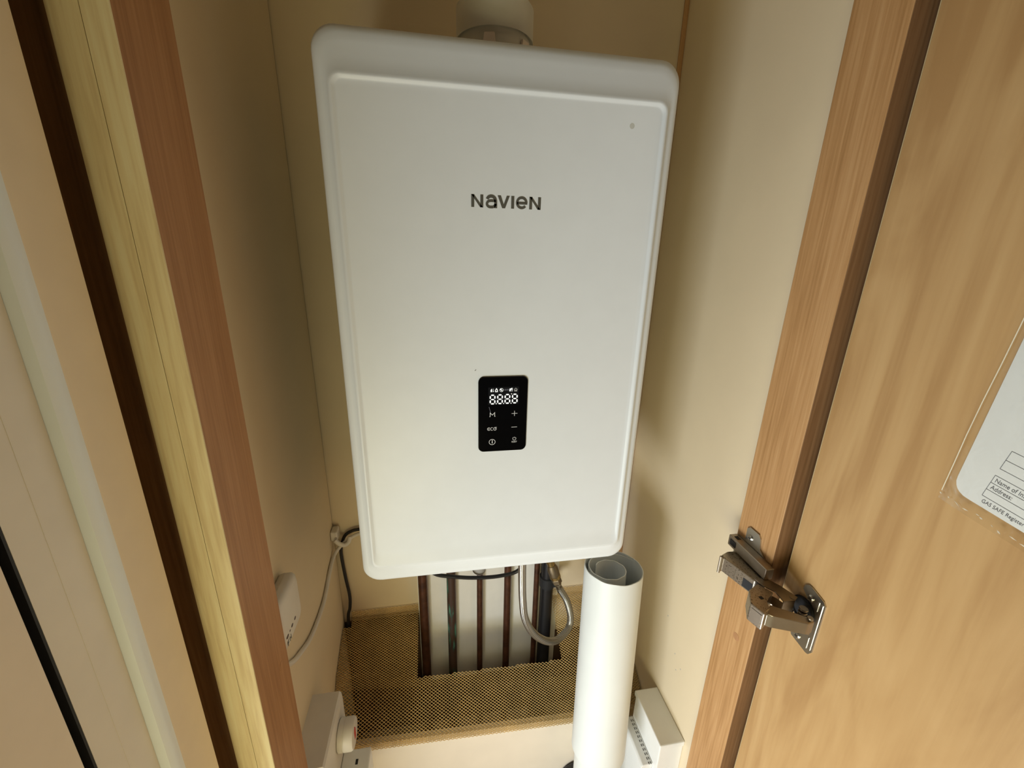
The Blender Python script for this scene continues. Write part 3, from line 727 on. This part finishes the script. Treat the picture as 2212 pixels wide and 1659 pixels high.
t = thing('isolator_box', 'grey-white switch box with a round knob low on the left wall', 'switch box', (-.322, -.01, -.5))
bm = prism(bmesh.new(), [(XL, .0520, -.50), (XL, .0520, -.297), (-.3000, .0520, -.297), (-.2968, .0520, -.3005), (-.2955, .0520, -.315), (-.2955, .0520, -.50)], (0, -.1250, 0))
link('body', bm, 'off_white', t)
kb = link('rotary_knob', lathe(bmesh.new(), (-.2955, .0070, -.349), (1, 0, 0), [(.024, 0), (.0265, .002), (.0265, .009), (.0257, .0095), (.0257, .011), (.0265, .0115), (.0265, .024), (.0245, .0275), (.023, .0278)], 40), 'off_white', t, smooth=30)
pl = Plane2((-.2677, .0070, -.349), (0, 1, 0), (0, 0, 1))
link('pointer_mark', poly(bmesh.new(), pl, [(-.0040, -.012), (.0040, -.012), (.0055, .006), (0, .016), (-.0055, .006)], 0, .0004), 'red', kb)
for z in (-.360, -.385): link('retaining_clip', B(-.2954, -.2905, -.050, -.042, z-.014, z, bev=.001), 'grey_plastic', t)
t = thing('junction_box', 'small white box with black square slots below the round knob', 'box', (-.27, -.03, -.50))
link('body', B(-.2952, -.2445, -.072, .0195, -.500, -.4105, bev=.0025), 'white_plastic', t)
bm = bmesh.new(); box(bm, -.2700, -.2655, -.0080, .0010, -.4106, -.4102)
link('slot_hole', bm, 'slot', t)
bm = bmesh.new(); box(bm, -.2850, -.2770, -.0250, -.0190, -.4106, -.4102)
link('slot_hole', bm, 'slot', t)

# ------------------------------------------------------------------ document in a clear sleeve on the door
tilt = math.radians(9)
# 2-D frame on the door: x runs towards the camera (-Y), y up, turned clockwise
PLD = Plane2((XD, -.3085, .3130), (0, -math.cos(tilt), -math.sin(tilt)), (0, -math.sin(tilt), math.cos(tilt)))
PLD.n = Vector((-1, 0, 0))
def sheet(x0_, x1_, y0_, y1_, h, r, bulge, thick=.0004, nx_=40, ny_=60, wob=0.0, shear=0.0):
    bm = bmesh.new(); V_ = []
    for i in range(nx_+1):
        row = []
        for j in range(ny_+1):
            fx, fy = i/nx_, j/ny_
            x = x0_+(x1_-x0_)*fx; y = y0_+(y1_-y0_)*fy
            if r:   # rounded corner near the origin
                if x < x0_+r and y < y0_+r:
                    dx_, dy_ = x0_+r-x, y0_+r-y; L_ = max(dx_, dy_)
                    q = math.hypot(dx_, dy_)
                    if q > 1e-9: x = x0_+r-dx_/q*L_; y = y0_+r-dy_/q*L_
            x += -shear*max(0, y)*(1-fx)
            b_ = bulge*(1-math.exp(-fx*9))*(1-math.exp(-fy*12)) + wob*math.sin(37*y+11*x)*math.sin(61*x+3)
            row.append(bm.verts.new(PLD.P(x, y, h+b_)))
        V_.append(row)
    for i in range(nx_):
        for j in range(ny_): bm.faces.new((V_[i][j], V_[i+1][j], V_[i+1][j+1], V_[i][j+1]))
    return bm
pf = thing('paper_form', 'white printed paper form inside the clear sleeve on the door', 'paper', (XD-.002, -.36, .31))
bm = sheet(-.0026, .200, -.0072, .290, .0016, .013, .0022, shear=.10); link('sheet', bm, 'paper', pf, smooth=60)
def paper_h(x, y):
    sh = .10*max(0, y); fx = max(0, (x+.0026+sh)/(.2026+sh)); fy = max(0, (y+.0072)/.2972)
    return .0016+.0022*(1-math.exp(-fx*9))*(1-math.exp(-fy*12))+.0002
def pline(bm, pts, w):
    for a, b in zip(pts, pts[1:]):
        m = 8; P_ = [(a[0]+(b[0]-a[0])*q/m, a[1]+(b[1]-a[1])*q/m) for q in range(m+1)]
        d = Vector((b[0]-a[0], b[1]-a[1])).normalized(); nn = Vector((-d.y, d.x))*w/2
        Va = [bm.verts.new(PLD.P(p[0]+nn.x, p[1]+nn.y, paper_h(*p))) for p in P_]; Vb = [bm.verts.new(PLD.P(p[0]-nn.x, p[1]-nn.y, paper_h(*p))) for p in P_]
        for q in range(m): bm.faces.new((Va[q], Va[q+1], Vb[q+1], Vb[q]))
bm = bmesh.new()
bx = .0184
for y in (.0254, .0178, .0105, .0033): pline(bm, [(bx, y), (.19, y)], .00035)
pline(bm, [(bx, .0254), (bx, .0033)], .00035)
for y in (.0507, .0415, .0325): pline(bm, [(bx, y), (.19, y)], .00035)
pline(bm, [(bx, .0325), (bx, .0507)], .00035)
bx3 = .0245
for y in (.060, .078, .096): pline(bm, [(bx3, y), (.19, y)], .00035)
pline(bm, [(bx3, .060), (bx3, .105)], .00035)
link('ruled_lines', bm, 'ink', pf)
def ptext(s, size, x, y, sx=1.0):
    b = text_bm(PLD, s, size, x, y, 0, 0, 'LEFT', sx)
    for v in b.verts:
        r_ = v.co-PLD.o; x_ = r_.dot(PLD.ux); y_ = r_.dot(PLD.uy); v.co = PLD.P(x_, y_, paper_h(x_, y_))
    return b
for s, sz, x, y in (('Name of Installer:', .0056, .0202, .0196), ('Address:', .0056, .0202, .0124), ('GAS SAFE Register No.', .0050, .0202, -.0028)):
    link('printed_line', ptext(s, sz, x, y, .78), 'ink', pf)
sl = thing('document_sleeve', 'crinkled clear plastic document sleeve fixed to the inside of the door', 'sleeve', (XD-.003, -.36, .30))
bm = sheet(-.0055, .205, -.0200, .300, .0052, 0, .0016, wob=.0009, nx_=40, ny_=64, shear=.10); link('clear_film', bm, 'film', sl, smooth=80)
bm = bmesh.new()
for i in range(30):
    x = -.005+.0068*i+random.uniform(-.002, .002); y = -.0125-random.random()*.004; a0 = random.uniform(-.9, .2); L_ = random.uniform(.002, .0075); w_ = random.uniform(.0004, .0013)
    dx_, dy_ = math.cos(a0), math.sin(a0)
    pts = [PLD.P(x, y, .0068), PLD.P(x+dx_*L_*.4-dy_*w_, y+dy_*L_*.4+dx_*w_, .0071), PLD.P(x+dx_*L_, y+dy_*L_, .0069), PLD.P(x+dx_*L_*.5+dy_*w_, y+dy_*L_*.5-dx_*w_, .0067)]
    prism(bm, pts, PLD.n*.0002)
link('sealed_edge_glints', bm, plain('seal_glint', (.62, .54, .42), .25), sl)  # pale slivers paint the glints along the sealed edge
bm = stroke(bmesh.new(), PLD, [(-.0055, -.0110), (-.0088, .02), (-.0120, .0477), (-.0150, .08), (-.0175, .1134), (-.0200, .143), (-.0340, .300)], .0005, .0056, .0062)
link('folded_edge_glint', bm, plain('fold_glint', (.85, .78, .62), .2), sl)  # pale line paints the highlight along the folded film edge
